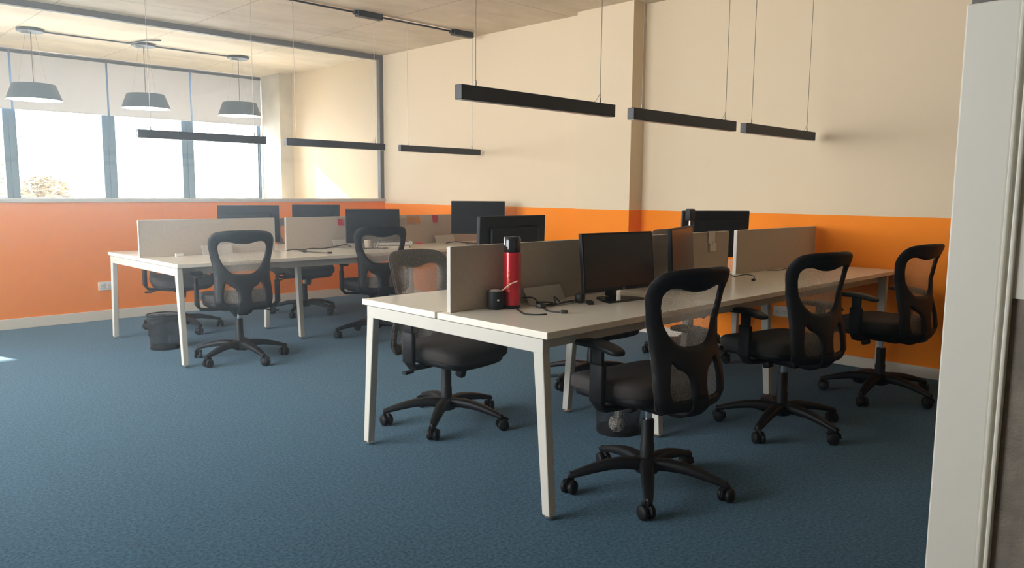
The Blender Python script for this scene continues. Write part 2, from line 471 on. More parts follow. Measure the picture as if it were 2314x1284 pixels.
# ------------------------------------------------------------------ desks
def desk_row(y0, wdt, yg, label, group, xe=5.635):
    x0 = 2.085; L = 1.187
    t = thing('bench_desk', label, 'desk', (x0, y0, 0), 0, group)
    yc = wdt / 2
    g0, g1 = yg - y0 - .008, yg - y0 + .008
    for i in range(3):
        a, b_ = i * L + .0015, (i + 1) * L - .0015
        if i == 2: b_ = xe - x0
        for (c, d) in ((0, g0), (g1, wdt)):
            bm = B(); box(bm, a, b_, c, d, .712, .74, .003); o = obj('tabletop', bm, M_white_lam, t)
    xs = [.03, L, 2 * L, 5.60 - x0]
    for i, x in enumerate(xs):
        end = i in (0, 3)
        if end: ya, yb, sp = .055, wdt - .055, (.052 if i == 0 else 0)
        else: ya, yb, sp = yc - .27, yc + .27, .045
        for s, y in ((-1, ya), (1, yb)):
            bm = B()
            yt = y; yf = y + s * sp
            vs = box(bm, x - .02, x + .02, -.026, .026, .018, .655, .004)
            for v in vs:
                k = (.655 - v.co.z) / .637
                v.co.y = v.co.y * (1 - .25 * k) + yt + (yf - yt) * k
            o = obj('leg', bm, M_white_metal, t)
            bm = B(); lathe(bm, [(.016, 0), (.018, .004), (.018, .010), (.006, .012), (.006, .02)], 16, (x, yf, 0)); obj('levelling_foot', bm, M_chrome, o, True)
        bm = B(); box(bm, x - .02, x + .02, ya - .026, yb + .026, .652, .708, .003)
        obj('crossbar', bm, M_white_metal if end else M_grey_metal, t)
    for y in (.10, wdt - .10):
        bm = B(); box(bm, .05, 5.58 - x0, y - .015, y + .015, .655, .711, .002); obj('side_rail', bm, M_white_metal, t)
    bm = B(); box(bm, .75, 3.2, yc - .10, yc + .10, .62, .625); box(bm, .75, 3.2, yc - .10, yc - .096, .625, .70); box(bm, .75, 3.2, yc + .096, yc + .10, .625, .70)
    o = obj('cable_tray', bm, M_grey_metal, t); o['label'] = 'grey steel cable tray'
    return t
Y1, W1, G1 = 1.93, 1.235, 2.592
Y2, W2, G2 = 5.463, 1.484, 6.235
row1 = desk_row(Y1, W1, G1, 'white three-bay bench desk in the foreground with a red flask at its near end', 'white bench desk rows', 5.72)
row2 = desk_row(Y2, W2, G2, 'white three-bay bench desk standing farther back along the orange low wall', 'white bench desk rows')

def divider(x0, x1, y, label):
    t = thing('desk_divider', label, 'desk divider', (x0, y, .7405), 0, 'taupe fabric desk dividers')
    L = x1 - x0
    bm = B(); box(bm, .006, L - .006, -.011, .011, .0, .283, .002); obj('panel', bm, M_divider, t)
    bm = B(); box(bm, 0, .006, -.012, .012, .0, .285, .001); box(bm, L - .006, L, -.012, .012, .0, .285, .001)
    box(bm, .006, L - .006, -.012, .012, .283, .287, .001); o = obj('edge_trim', bm, M_divider_edge, t); o['label'] = 'pale edge trim'
    return t
divider(2.122, 3.22, 2.548, 'taupe desk divider right beside the red flask')
divider(3.325, 4.44, 2.548, 'taupe desk divider with a white tag hanging on it')
divider(4.545, 5.715, 2.548, 'taupe desk divider touching the orange wall on the nearer desk')
divider(2.085, 3.207, 6.205, 'pale grey divider at the left end of the farther desk, behind the leftmost chair')
divider(3.312, 4.40, 6.205, 'middle divider of the farther desk with cables lying at its foot')
divider(4.50, 5.60, 6.205, 'divider with yellow and pink sticky notes at the wall end of farther desk')

# ------------------------------------------------------------------ chairs
def closed_cr(pts, n=8):
    P = [Vector((p[0], p[1])) for p in pts]; N = len(P); out = []
    for i in range(N):
        p0, p1, p2, p3 = P[i - 1], P[i], P[(i + 1) % N], P[(i + 2) % N]
        for k in range(n):
            t = k / n
            out.append(.5 * ((2 * p1) + (p2 - p0) * t + (2 * p0 - 5 * p1 + 4 * p2 - p3) * t * t + (3 * p1 - p0 - 3 * p2 + p3) * t ** 3))
    return np.array([[q.x, q.y] for q in out])
def sym(half): return half + [(-x, y) for x, y in reversed(half)]
OUT = closed_cr(sym([(0.09, 0.0), (.165, .004), (.195, .035), (.203, .10), (.199, .17), (.196, .235), (.201, .30), (.214, .38), (.226, .45), (.222, .50), (.190, .538), (.12, .552), (.04, .555)]))
HUP = closed_cr(sym([(0.03, .250), (.075, .258), (.115, .292), (.145, .345), (.163, .405), (.164, .450), (.143, .474), (.100, .475), (.05, .463), (.015, .459)]))
HR = closed_cr([(.050, .058), (.09, .054), (.130, .058), (.139, .10), (.133, .15), (.119, .190), (.096, .170), (.064, .153), (.048, .12)])
HL = HR * np.array([-1, 1]); HL = HL[::-1]
def sd(P, poly):
    a = poly; b = np.roll(poly, -1, 0)
    d = np.full(len(P), 1e9); inside = np.zeros(len(P), bool)
    near = np.zeros((len(P), 2))
    for (ax, ay), (bx, by) in zip(a, b):
        ex, ey = bx - ax, by - ay; l2 = ex * ex + ey * ey + 1e-15
        t = np.clip(((P[:, 0] - ax) * ex + (P[:, 1] - ay) * ey) / l2, 0, 1)
        cx, cy = ax + t * ex, ay + t * ey
        dd = np.hypot(P[:, 0] - cx, P[:, 1] - cy)
        m = dd < d; d[m] = dd[m]; near[m, 0] = cx[m]; near[m, 1] = cy[m]
        cond = ((ay > P[:, 1]) != (by > P[:, 1])) & (P[:, 0] < (bx - ax) * (P[:, 1] - ay) / (by - ay + 1e-15) + ax)
        inside ^= cond
    return np.where(inside, d, -d), near
def back_y(u, v):
    """depth of the backrest centre surface (negative = behind the sitter)"""
    prof = np.interp(v, [0, .06, .14, .24, .34, .45, .56], [-.245, -.264, -.252, -.222, -.214, -.236, -.285])
    return prof - .008 + .062 * (np.abs(u) / .22) ** 2
def back_z(v): return .405 + v * 1.035
def grid_shape(holes, step=.0062):
    us = np.arange(-.24, .2401, step); vs = np.arange(-.012, .570, step)
    U, V = np.meshgrid(us, vs); P = np.stack([U.ravel(), V.ravel()], 1)
    nu = len(us)
    def comb(P):
        d, n = sd(P, OUT)
        for h in holes:
            dh, nh = sd(P, h); dh = -dh
            m = dh < d; d = np.where(m, dh, d); n = np.where(m[:, None], nh, n)
        return d, n
    d, n = comb(P)
    cells = []
    cc = []
    for j in range(len(vs) - 1):
        for i in range(nu - 1):
            cc.append((j * nu + i, j * nu + i + 1, (j + 1) * nu + i + 1, (j + 1) * nu + i))
    cc = np.array(cc); cen = P[cc].mean(1)
    dc, _ = comb(cen)
    keep = cc[dc > 0]
    cnt = np.bincount(keep.ravel(), minlength=len(P))
    bnd = (cnt > 0) & (cnt < 4)
    P2 = P.copy(); P2[bnd] = n[bnd]
    d2 = d.copy(); d2[bnd] = 0
    return P2, d2, keep, bnd, cnt
def make_back_frame(parent):
    P, d, keep, bnd, cnt = grid_shape([HUP, HR, HL])
    R = .024; T = .0135
    th = T * np.sqrt(np.clip(1 - (1 - np.clip(d / R, 0, 1)) ** 2, 0, 1))
    bm = B(); idx = np.where(cnt > 0)[0]; F = {}; K = {}
    for i in idx:
        u, v = P[i]; y = float(back_y(u, v)); z = float(back_z(v))
        if bnd[i]: F[i] = K[i] = bm.verts.new((u, y, z))
        else:
            F[i] = bm.verts.new((u, y + th[i] * .7, z)); K[i] = bm.verts.new((u, y - th[i] * 1.3, z))
    for q in keep:
        for D, rev in ((F, False), (K, True)):
            vs = [D[i] for i in q]
            if rev: vs = vs[::-1]
            if len(set(vs)) < 3: continue
            try: bm.faces.new(vs)
            except ValueError: pass
    # bracket from the tilt mechanism up into the lower bar
    tube(bm, [(0, -.10, .376), (0, -.17, .378), (0, -.25, .395), (0, -.280, .425), (0, -.276, .47), (0, -.262, .52)], [(.012, .040), (.013, .045), (.013, .05), (.010, .05), (.008, .045), (.003, .04)], 14, flat=.6)
    return obj('backrest_frame', bm, M_black, parent, True, 60)
def make_back_mesh(parent):
    P, d, keep, bnd, cnt = grid_shape([], .0124)
    bm = B(); V = {}
    for i in np.where(cnt > 0)[0]:
        u, v = P[i]; y = float(back_y(u, v)) + .004 + .026 * min(max(d[i], 0) / .09, 1) ** .7
        V[i] = bm.verts.new((u, y, float(back_z(v))))
    for q in keep:
        try: bm.faces.new([V[i] for i in q])
        except ValueError: pass
    o = obj('backrest_mesh', bm, M_mesh, parent, True, 80)
    o['label'] = 'see-through grey mesh'
    return o
def make_chair(label):
    t = thing('office_chair', label, 'chair', (0, 0, 0), 0, 'black mesh-back office chairs')
    make_back_frame(t); make_back_mesh(t)
    # seat cushion
    def sf(q):
        k = max(0, (q.y - .10) / .14)
        z = q.z - .022 * k * k
        z += .010 * (q.x / .24) ** 2 + (.010 * max(0, -q.y / .23))
        x = q.x * (1 - .07 * max(0, -q.y / .24))
        return Vector((x, q.y, z))
    bm = B(); superell(bm, .250, .226, .044, .45, .42, 56, 20, (0, .060, .458), sf); obj('seat', bm, M_blackfab, t, True, 80)
    bm = B(); superell(bm, .235, .218, .024, .3, .4, 40, 10, (0, .045, .418), sf); obj('seat_shell', bm, M_black, t, True, 60)
    # tilt mechanism
    bm = B(); box(bm, -.065, .065, -.13, .10, .358, .405, .010); box(bm, -.12, .12, -.03, .03, .372, .405, .006); box(bm, -.035, .035, -.20, -.10, .360, .392, .008); obj('tilt_mechanism', bm, M_black, t, True)
    bm = B(); box(bm, -.022, .022, .085, .135, .310, .375, .012, rotm('X', -18)); obj('tension_knob', bm, M_black, t, True)
    bm = B(); tube(bm, [(.05, -.02, .375), (.18, -.03, .372), (.235, -.035, .360)], .006, 8); box(bm, .225, .285, -.052, -.018, .352, .366, .005); obj('height_lever', bm, M_black, t, True)
    # gas lift
    bm = B(); lathe(bm, [(.014, .30), (.014, .37)], 20); obj('piston', bm, M_chrome, t, True)
    bm = B(); lathe(bm, [(.030, .085), (.030, .20), (.027, .205), (.027, .30), (.024, .308), (.014, .309)], 24); obj('gas_cylinder', bm, M_black, t, True)
    # star base
    bm = B(); lathe(bm, [(.030, .07), (.048, .078), (.052, .10), (.048, .128), (.036, .142), (.030, .143)], 28)
    for k in range(5):
        a = 2 * PI * k / 5; c, s = math.cos(a), math.sin(a)
        pts = [(.035, .114), (.10, .120), (.17, .116), (.24, .102), (.305, .084), (.342, .072)]
        rr = [(.026, .031), (.024, .029), (.021, .027), (.018, .024), (.014, .020), (.010, .016)]
        tube(bm, [(r * c, r * s, z) for r, z in pts], rr, 12, flat=.55)
        lathe(bm, [(.011, .058), (.013, .060), (.013, .082), (.008, .09)], 12, (.333 * c, .333 * s, 0))
    obj('star_base', bm, M_black, t, True, 50)
    for k in range(5):
        a = 2 * PI * k / 5; c, s = math.cos(a), math.sin(a)
        sw = [.5, 1.4, -.8, 2.2, -.3][k]
        R = Matrix.Rotation(a + sw, 3, 'Z'); o_ = Vector((.333 * c, .333 * s, 0))
        bm = B()
        for sx in (-.0175, .0175):
            lathe(bm, [(.0, sx - .011), (.025, sx - .011), (.030, sx - .007), (.0308, sx), (.030, sx + .007), (.025, sx + .011), (.0, sx + .011)], 22, (0, .012, .0308), 'X')
        wv = list(bm.verts)
        box(bm, -.008, .008, -.010, .030, .022, .058, .004)
        tube(bm, [(0, -.012, .030), (0, -.010, .048), (0, .004, .058), (0, .022, .056), (0, .035, .044)], [(.004, .018)] * 5, 10)
        for v in bm.verts: v.co = R @ v.co + o_
        obj('caster', bm, M_black, t, True, 50)
    # armrests
    for s in (-1, 1):
        bm = B()
        tube(bm, [(s * .10, .01, .388), (s * .20, .01, .388), (s * .262, .01, .392), (s * .285, .01, .42), (s * .288, .01, .47)], [(.010, .034), (.010, .034), (.012, .034), (.012, .032), (.013, .030)], 12, flat=.5)
        box(bm, s * .288 - .014, s * .288 + .014, -.030, .048, .42, .585, .008)
        box(bm, s * .288 - .009, s * .288 + .009, -.020, .038, .56, .655, .005)
        a = obj('armrest', bm, M_black, t, True, 50)
        def af(q):
            return Vector((q.x, q.y, q.z - .020 * max(0, -q.y / .13) ** 1.5 - .008 * max(0, q.y / .13) ** 2))
        bm = B(); superell(bm, .042, .128, .0145, .5, .55, 36, 10, (s * .288, .005, .662), af)
        obj('arm_pad', bm, M_black, a, True, 70)
    return t
def rel(t, ang_world):
    """turn the base and casters (not seat) so that one arm points at ang_world (degrees)"""
    pass

CH = [ # x, y, facing deg, base arm world angle deg, label
 (2.65, 1.86, 82, 1, 0, 'nearest black mesh office chair, in front of the monitor on the nearer desk'),
 (3.90, 1.87, 75, 43, 0, 'black mesh office chair second from the camera along the right side of the nearer desk'),
 (5.00, 1.76, 80, 40, 0, 'black mesh office chair farthest right, against the orange wall'),
 (2.64, 3.19, 277, 146, -.04, 'black mesh office chair seen from its front, behind the near end of the nearer desk'),
 (3.92, 3.22, 268, 110, -.05, 'black mesh office chair almost hidden by the nearer desk, its base seen under it'),
 (5.15, 3.25, 275, 120, 0, 'black mesh office chair mostly hidden at the wall end of nearer desk, behind the monitors'),
 (2.53, 5.48, 75, 130, 0, 'black mesh office chair with its back to us at the left end of farther desk'),
 (3.81, 5.57, 71, 155, 0, 'black mesh office chair in the middle, in front of the farther desk'),
 (2.68, 6.98, 262, 60, 0, 'black mesh office chair under the far side of the farther desk, behind the wire basket'),
 (4.00, 7.12, 262, 75, 0, 'black mesh office chair tucked under the far side of farther desk, against orange low wall'),
]
proto = None
for i, (x, y, ph, ba, dz, lab) in enumerate(CH):
    rz = math.radians(ph - 90)
    if i == 0: o = proto = make_chair(lab); o.location = (x, y, 0); o.rotation_euler = (0, 0, rz)
    else: o = dup(proto, (x, y, 0), rz, lab)
bpy.context.view_layer.update()
roots = [o for o in C.objects if o.name.startswith('office_chair')]
roots.sort(key=lambda o: o.name)
for o, (x, y, ph, ba, dz, lab) in zip(roots, CH):
    for ch in o.children:
        if ch.name.startswith(('star_base', 'caster')):
            ch.rotation_euler = (0, 0, math.radians(ba) - o.rotation_euler.z)
        elif dz and not ch.name.startswith('gas_cylinder'):
            ch.location.z += dz

# ------------------------------------------------------------------ monitors
def monitor(x, y, z, face, w_, h_, label, tilt=6, bottom=.075, logo=False, base='wedge', yaw_base=None):
    t = thing('monitor', label, 'monitor', (x, y, z), math.radians(face + 90), 'black flat computer monitors')
    # local: screen faces -Y
    R = rotm('X', -tilt)
    c = Vector((0, 0, bottom + h_ / 2))
    bm = B()
    vs = box(bm, -w_ / 2, w_ / 2, -.012, .012, -h_ / 2, h_ / 2, .004)
    vs += box(bm, -w_ * .36, w_ * .36, .010, .034, -h_ * .34, h_ * .30, .010)
    vs += box(bm, -w_ / 2 + .004, w_ / 2 - .004, .010, .015, -.0015, .0015)
    for v in bm.verts: v.co = R @ v.co + c
    obj('housing', bm, M_black, t)
    bm = B(); box(bm, -w_ / 2 + .010, w_ / 2 - .010, -.0128, -.0119, -h_ / 2 + .018, h_ / 2 - .010)
    for v in bm.verts: v.co = R @ v.co + c
    o = obj('screen', bm, M_screen, t)
    bm = B(); tube(bm, [(0, .045, .01), (0, .036, .06), (0, .030, bottom + .06), (0, .028, bottom + .14)], [(.010, .038), (.010, .030), (.009, .028), (.008, .028)], 12, flat=.6)
    obj('stand_neck', bm, M_black_gloss, t, True)
    bm = B()
    prof = [(-.125, -.075), (.125, -.075), (.115, -.02), (.06, .085), (-.06, .085), (-.115, -.02)]
    lo = [bm.verts.new((px, py, 0)) for px, py in prof]; hi = [bm.verts.new((px * .97, py * .97, .010)) for px, py in prof]
    bm.faces.new(list(reversed(lo))); bm.faces.new(hi)
    for k in range(6): bm.faces.new((lo[k], lo[(k + 1) % 6], hi[(k + 1) % 6], hi[k]))
    obj('stand_base', bm, M_black_gloss, t)
    if logo:
        cu = bpy.data.curves.new('logo', 'FONT'); cu.body = 'LG'; cu.size = .013; cu.extrude = .0003; cu.align_x = 'CENTER'; cu.align_y = 'CENTER'
        tmp = bpy.data.objects.new('tmp', cu); C.objects.link(tmp)
        bpy.context.view_layer.update()
        me = bpy.data.meshes.new_from_object(tmp.evaluated_get(bpy.context.evaluated_depsgraph_get()))
        bpy.data.objects.remove(tmp)
        for v in me.vertices:
            q = Vector((v.co.x + .02, -.0128, v.co.y - h_ / 2 + .0095)) + Vector((0, -v.co.z, 0))
            v.co = R @ q + c
        me.materials.clear(); me.materials.append(M_logo)
        lo_ = bpy.data.objects.new('logo', me); C.objects.link(lo_); lo_.parent = t
    return t
ZD = .7402
monitor(3.00, 2.31, ZD, 263, .485, .282, 'black monitor facing the camera on the nearer desk, in front of the nearest chair', 6, .050, True)
monitor(3.63, 2.36, ZD, 290, .50, .30, 'black monitor seen nearly edge-on with an orange wall reflection, by the tagged divider', 4, .04)
monitor(2.83, 2.88, ZD, 90, .48, .30, 'black monitor seen from behind, rising just over the divider next to the red flask', 2, .10)
monitor(4.83, 2.87, ZD, 62, .53, .33, 'black monitor seen from behind near the wall end of the nearer desk', 2, .075)
monitor(4.04, 5.93, ZD, 243, .49, .31, 'black monitor on the farther desk directly above the middle chair back', 3, .05)
monitor(5.20, 5.78, ZD, 225, .54, .33, 'black monitor at the wall end of the farther desk, beside the sticky notes', 3, .10)
monitor(3.13, 6.52, ZD, 62, .52, .33, 'bluish monitor back behind the left divider of the farther desk', 2, .06)
monitor(3.82, 6.55, ZD, 62, .44, .30, 'smaller bluish monitor back behind the middle divider of farther desk', 2, .09)

# ------------------------------------------------------------------ flask, mate cup
t = thing('vacuum_flask', 'tall red vacuum flask with a black lid on the near end of the desk', 'flask', (2.425, 2.465, ZD))
bm = B(); lathe(bm, [(.034, .012), (.040, .028), (.041, .06), (.041, .245), (.038, .256)], 40); obj('flask_body', bm, M_red, t, True)
bm = B(); lathe(bm, [(.037, 0), (.038, .002), (.038, .012), (.034, .014)], 40); obj('base_ring', bm, M_black, t, True)
bm = B(); lathe(bm, [(.0385, .254), (.039, .26), (.0385, .316), (.034, .324), (.0, .325)], 40); obj('lid', bm, M_black_gloss, t, True)
bm = B()
aa = math.radians(205)
random.seed(3)
for k in range(9):   # vertical run of small gold letter-like strokes, as on the flask
    z0 = .080 + k * .0115
    a0 = aa - .10; a1 = aa + .10
    for (p, q) in (((a0, z0), (a1, z0)), ((a0, z0), (a0, z0 + .006)) if k % 2 else ((a1, z0), (a1, z0 + .006)), ((a0, z0 + .006), (a1, z0 + .006)) if k % 3 else ((a0, z0), (a1, z0 + .006))):
        tube(bm, [(.0412 * math.cos(p[0]), .0412 * math.sin(p[0]), p[1]), (.0412 * math.cos(q[0]), .0412 * math.sin(q[0]), q[1])], .0012, 6)
o = obj('gold_print', bm, M_gold, t); o['label'] = 'gold vertical lettering'
t = thing('mate_cup', 'small black drinking cup with a bent metal straw beside the red flask', 'cup', (2.345, 2.487, ZD))
bm = B(); lathe(bm, [(.030, 0), (.037, .004), (.040, .02), (.040, .078), (.038, .083), (.035, .083), (.034, .075), (.034, .07), (0, .07)], 36); obj('cup_body', bm, M_black, t, True)
bm = B(); superell(bm, .033, .033, .014, 1, 1, 24, 10, (0.0, 0, .076)); obj('herb_filling', bm, M_yerba, t, True)
bm = B(); tube(bm, smoothline([(.010, -.010, .07), (.022, -.038, .096), (.034, -.062, .116), (.052, -.086, .130)], 5), .0032, 8); obj('drinking_straw', bm, M_straw, t, True)
bm = B(); superell(bm, .006, .006, .006, 1, 1, 12, 8, (-.018, -.036, .045)); obj('stud', bm, M_chrome, t, True)

# ------------------------------------------------------------------ cables
def cable(label, pts, r=.003, group=None, extra=None, z=ZD):
    t = thing('power_cable', label, 'cable', (pts[0][0], pts[0][1], z), 0, group)
    b0 = Vector((pts[0][0], pts[0][1], 0))
    bm = B(); tube(bm, smoothline([Vector(p) - b0 + Vector((0, 0, r)) for p in pts], 6), r, 8); obj('cord', bm, M_cable, t, True, 80)
    for e in extra or []:
        nm, c, dims, rz = e
        bm = B(); vs = box(bm, -dims[0] / 2, dims[0] / 2, -dims[1] / 2, dims[1] / 2, 0, dims[2], min(dims) * .25, Matrix.Rotation(rz, 3, 'Z'))
        for v in bm.verts: v.co += Vector((c[0], c[1], 0)) - b0 
        obj(nm, bm, M_cable, t, True)
    return t
cable('brown-black cable curling in front of the red flask', [(2.42, 2.44, 0), (2.37, 2.36, 0), (2.33, 2.29, 0), (2.35, 2.24, 0), (2.395, 2.22, 0)], .0032)
cable('black cable with a plug lying before the red flask', [(2.56, 2.42, 0), (2.535, 2.38, 0), (2.50, 2.33, 0), (2.465, 2.27, 0), (2.475, 2.22, 0)], .0032,
      extra=[('adapter_block', (2.525, 2.375), (.045, .028, .020), .2), ('plug', (2.482, 2.197), (.03, .022, .014), -1.0)])
cable('bundled black cable coil between red flask and monitor', [(2.53, 2.50, .03), (2.56, 2.46, .03), (2.57, 2.42, 0), (2.55, 2.40, .005), (2.60, 2.36, .012), (2.65, 2.41, .03), (2.68, 2.42, .02), (2.66, 2.38, 0), (2.60, 2.41, .012), (2.56, 2.44, .01), (2.59, 2.37, .004), (2.70, 2.37, .008), (2.76, 2.38, 0)], .0035)
cable('black plug and cable lump just left of the monitor stand', [(2.70, 2.40, .004), (2.77, 2.37, .012), (2.83, 2.39, .02), (2.90, 2.42, .035), (2.98, 2.42, .08)], .0032,
      extra=[('adapter_block', (2.79, 2.37), (.05, .04, .045), .3), ('plug', (2.785, 2.305), (.06, .032, .016), .9)])
cable('thin black cable on the desk below the gap between dividers', [(4.50, 2.55, 0), (4.42, 2.47, 0), (4.47, 2.42, .012), (4.42, 2.34, .01), (4.30, 2.28, 0)], .003,
      extra=[('plug', (4.295, 2.275), (.03, .02, .014), .2)])
cable('thin dark cable by the wall end of the nearer desk', [(4.95, 2.53, 0), (5.02, 2.47, 0), (5.15, 2.49, 0), (5.28, 2.47, 0), (5.36, 2.52, 0)], .0025)
cable('black cable lying along the foot of the middle far divider', [(3.27, 6.10, 0), (3.33, 6.13, .006), (3.42, 6.10, 0), (3.52, 6.13, .006), (3.66, 6.14, 0), (3.80, 6.12, .02), (3.85, 6.08, .03), (3.92, 6.10, 0)], .0045)
cable('black cable with a small plug on the farther desk edge', [(3.34, 6.02, 0), (3.33, 5.92, 0), (3.36, 5.85, 0), (3.39, 5.76, 0), (3.42, 5.67, 0)], .0035,
      extra=[('plug', (3.42, 5.66), (.04, .03, .014), 0), ('adapter_block', (3.325, 5.90), (.05, .03, .016), 1.0)])
cable('black cable in front of the right far monitor', [(4.98, 6.02, 0), (5.05, 5.97, .015), (5.10, 5.92, .01), (5.16, 5.97, 0), (5.26, 5.93, 0)], .0045)

# flip-up cable lids
def lid(x0, x1, y, label):
    t = thing('cable_port_lid', label, 'cable port', (x0, y, ZD), 0, 'open white cable port lids on the desks')
    L = x1 - x0
    bm = B(); box(bm, 0, L, -.002, .002, 0, .085, .001, rotm('X', 0))
    for v in bm.verts: v.co = rotm('X', -28) @ v.co
    obj('lid_flap', bm, M_divider_edge, t)
    bm = B(); box(bm, -.008, L + .008, -.10, .0, -.0, .003, .001); obj('port_frame', bm, M_divider_edge, t)
lid(2.545, 2.80, 2.47, 'raised cable port lid beside the red flask')
lid(2.55, 2.80, 6.13, 'raised cable port lid at the left far divider, left of the chair back')
lid(3.76, 4.02, 6.13, 'raised cable port lid below the middle far monitor')
lid(4.95, 5.20, 6.13, 'raised cable port lid below the right far monitor')

# small things on the far desk
def mini(name, label, cat, bmf, m, loc=(0, 0, 0), rz=0, group=None):
    bm = B(); bmf(bm); o = obj(name, bm, m); o.location = loc; o.rotation_euler = (0, 0, rz); tag(o, label, cat, group); return o
def tray(bm):
    box(bm, -.16, .16, -.11, .11, 0, .004, .001); box(bm, -.16, .16, .106, .11, .004, .03); box(bm, -.16, -.156, -.11, .11, .004, .03); box(bm, .156, .16, -.11, .11, .004, .03); box(bm, -.145, .145, -.10, .10, .004, .022)
tt = mini('document_tray', 'beige document tray under the middle far monitor', 'tray', tray, M_cardboard, (4.22, 5.88, ZD), -.5)
mini('document_tray', 'upper beige tray stacked on the tray under the middle far monitor', 'tray', tray, M_divider_edge, (4.24, 5.90, ZD + .0305), -.42)
mini('paper_cup', 'small beige cup left of the stacked trays on farther desk', 'cup', lambda b: lathe(b, [(.024, 0), (.032, .08), (.030, .08), (.023, .004), (0, .004)], 24), M_cardboard, (3.98, 5.93, ZD))
mini('eraser_block', 'small cream block at the near end of the left far divider', 'eraser', lambda b: box(b, -.03, .03, -.012, .012, 0, .024, .004), M_plastic_w, (2.36, 6.13, ZD))
mini('pink_note_pad', 'small pink crumpled note lying on farther desk below sticky notes', 'sticky note', lambda b: (box(b, -.035, .035, -.03, .03, 0, .008, .002), box(b, -.012, .02, -.01, .02, .008, .02, .003, rotm('X', 20))), M_pink, (4.73, 6.14, ZD), .4)
def note(x, z, m, label, y=6.205, s=.07, rot=0):
    def f(bm):
        n = 5; g = [[bm.verts.new((-s / 2 + s * i / n, -.001 - .014 * ((n - j) / n) ** 2, -s / 2 + s * j / n)) for i in range(n + 1)] for j in range(n + 1)]
        for j in range(n):
            for i in range(n): bm.faces.new((g[j][i], g[j][i + 1], g[j + 1][i + 1], g[j + 1][i]))
        r = bmesh.ops.solidify(bm, geom=bm.faces[:], thickness=.0006)
    o = mini('sticky_note', label, 'sticky note', f, m, (x, y - .0125, z), 0, 'sticky notes on the far dividers'); o.rotation_euler = (0, math.radians(rot), 0)
note(4.655, .982, M_yellow, 'yellow sticky note left of its twin on the right far divider', rot=5)
note(4.745, .978, M_yellow, 'yellow sticky note right of its twin, nearer the pink note', rot=-8)
note(4.975, .985, M_pink, 'pink sticky note on the right far divider', rot=0)
note(4.575, .968, M_cardboard, 'pale sticky note beside the yellow pair on right far divider', s=.055)
note(3.86, .975, M_pink, 'pink sticky note left of the middle far monitor', s=.06)

# white tag hanging on the divider, small camera device
t = thing('hanging_tag', 'white tag hanging on the divider behind the nearest chair', 'tag', (4.235, 2.535, 1.02))
bm = B(); box(bm, -.045, .030, -.004, -.001, -.062, .012, .001); obj('tag_card', bm, M_plastic_w, t)
bm = B(); box(bm, -.032, .030, -.014, -.001, -.112, -.062, .004); lathe(bm, [(.012, -.016), (.012, -.012)], 16, (0, 0, -.065), 'Y'); obj('tag_clip', bm, M_plastic_w, t)
t = thing('desk_camera', 'small black device with a silver stem rising behind the edge-on monitor', 'camera', (4.30, 2.74, ZD))
bm = B(); lathe(bm, [(.045, 0), (.045, .008), (.02, .014), (.006, .018), (.006, .35)], 20); obj('stem', bm, M_chrome, t, True)
bm = B(); box(bm, -.028, .032, -.02, .02, .35, .425, .007); obj('camera_head', bm, M_black, t, True)

# ------------------------------------------------------------------ wall sockets
def socket(x, y, z, rz, label):
    t = thing('wall_socket', label, 'socket', (x, y, z), rz, 'white double wall sockets')
    bm = B(); box(bm, -.065, .065, -.012, 0, -.042, .042, .004); obj('plate', bm, M_plastic_w, t)
    bm = B()
    for sx in (-.03, .03):
        box(bm, sx - .022, sx + .022, -.015, -.012, -.022, .022, .002)
    o = obj('outlet', bm, M_plastic_w, t)
    bm = B()
    for sx in (-.03, .03):
        box(bm, sx - .009, sx - .006, -.0156, -.0148, -.003, .007); box(bm, sx + .006, sx + .009, -.0156, -.0148, -.003, .007); box(bm, sx - .0015, sx + .0015, -.0156, -.0148, -.012, -.005)
    obj('pin_holes', bm, M_slot, o)
socket(2.372, YP, .332, 0, 'white wall socket low on the orange wall left of the far desk')
socket(XR, 2.786, .345, -PI / 2, 'white wall socket under the nearer desk on the right wall')

# ------------------------------------------------------------------ waste baskets
def bin_(x, y, rt, rb, h, label, paper):
    t = thing('waste_basket', label, 'waste basket', (x, y, 0), 0, 'black wire mesh waste baskets')
    bm = B(); lathe(bm, [(rb, .012)] + [(rb + (rt - rb) * k / 6, .012 + (h - .02) * k / 6) for k in range(1, 7)], 48, uvh=True, cap=False); obj('mesh_wall', bm, M_wiremesh, t, True)
    bm = B()
    tube(bm, [(rt * math.cos(2 * PI * k / 40), rt * math.sin(2 * PI * k / 40), h - .006) for k in range(41)], .005, 8, cap=False); obj('rim', bm, M_black, t, True)
    bm = B(); lathe(bm, [(rb - .004, 0), (rb + .002, 0), (rb + .003, .024), (rb - .002, .024), (rb - .004, .006), (0, .006)], 40); obj('basket_base', bm, M_black, t, True)
    return t
bin_(3.20, 2.44, .135, .110, .29, 'black wire basket with crumpled paper, under the nearer desk', True)
bin_(2.265, 6.26, .125, .105, .28, 'black wire basket under the left end of the farther desk', False)
def crumple(bm, s, seed):
    r = bmesh.ops.create_icosphere(bm, subdivisions=3, radius=s); rnd = random.Random(seed)
    ph = [(rnd.uniform(20, 60), rnd.uniform(20, 60), rnd.uniform(20, 60), rnd.uniform(0, 6)) for _ in range(5)]
    for v in bm.verts:
        d = v.co.normalized(); k = 1 + sum(.09 * abs(math.sin(d.x * a / 8 + d.y * b / 9 + d.z * c / 8 + e)) for a, b, c, e in ph) - .25
        v.co = v.co * k
mini('crumpled_paper', 'crumpled white paper ball inside the nearer basket', 'paper', lambda b: crumple(b, .042, 4), M_paper, (3.17, 2.42, .052))
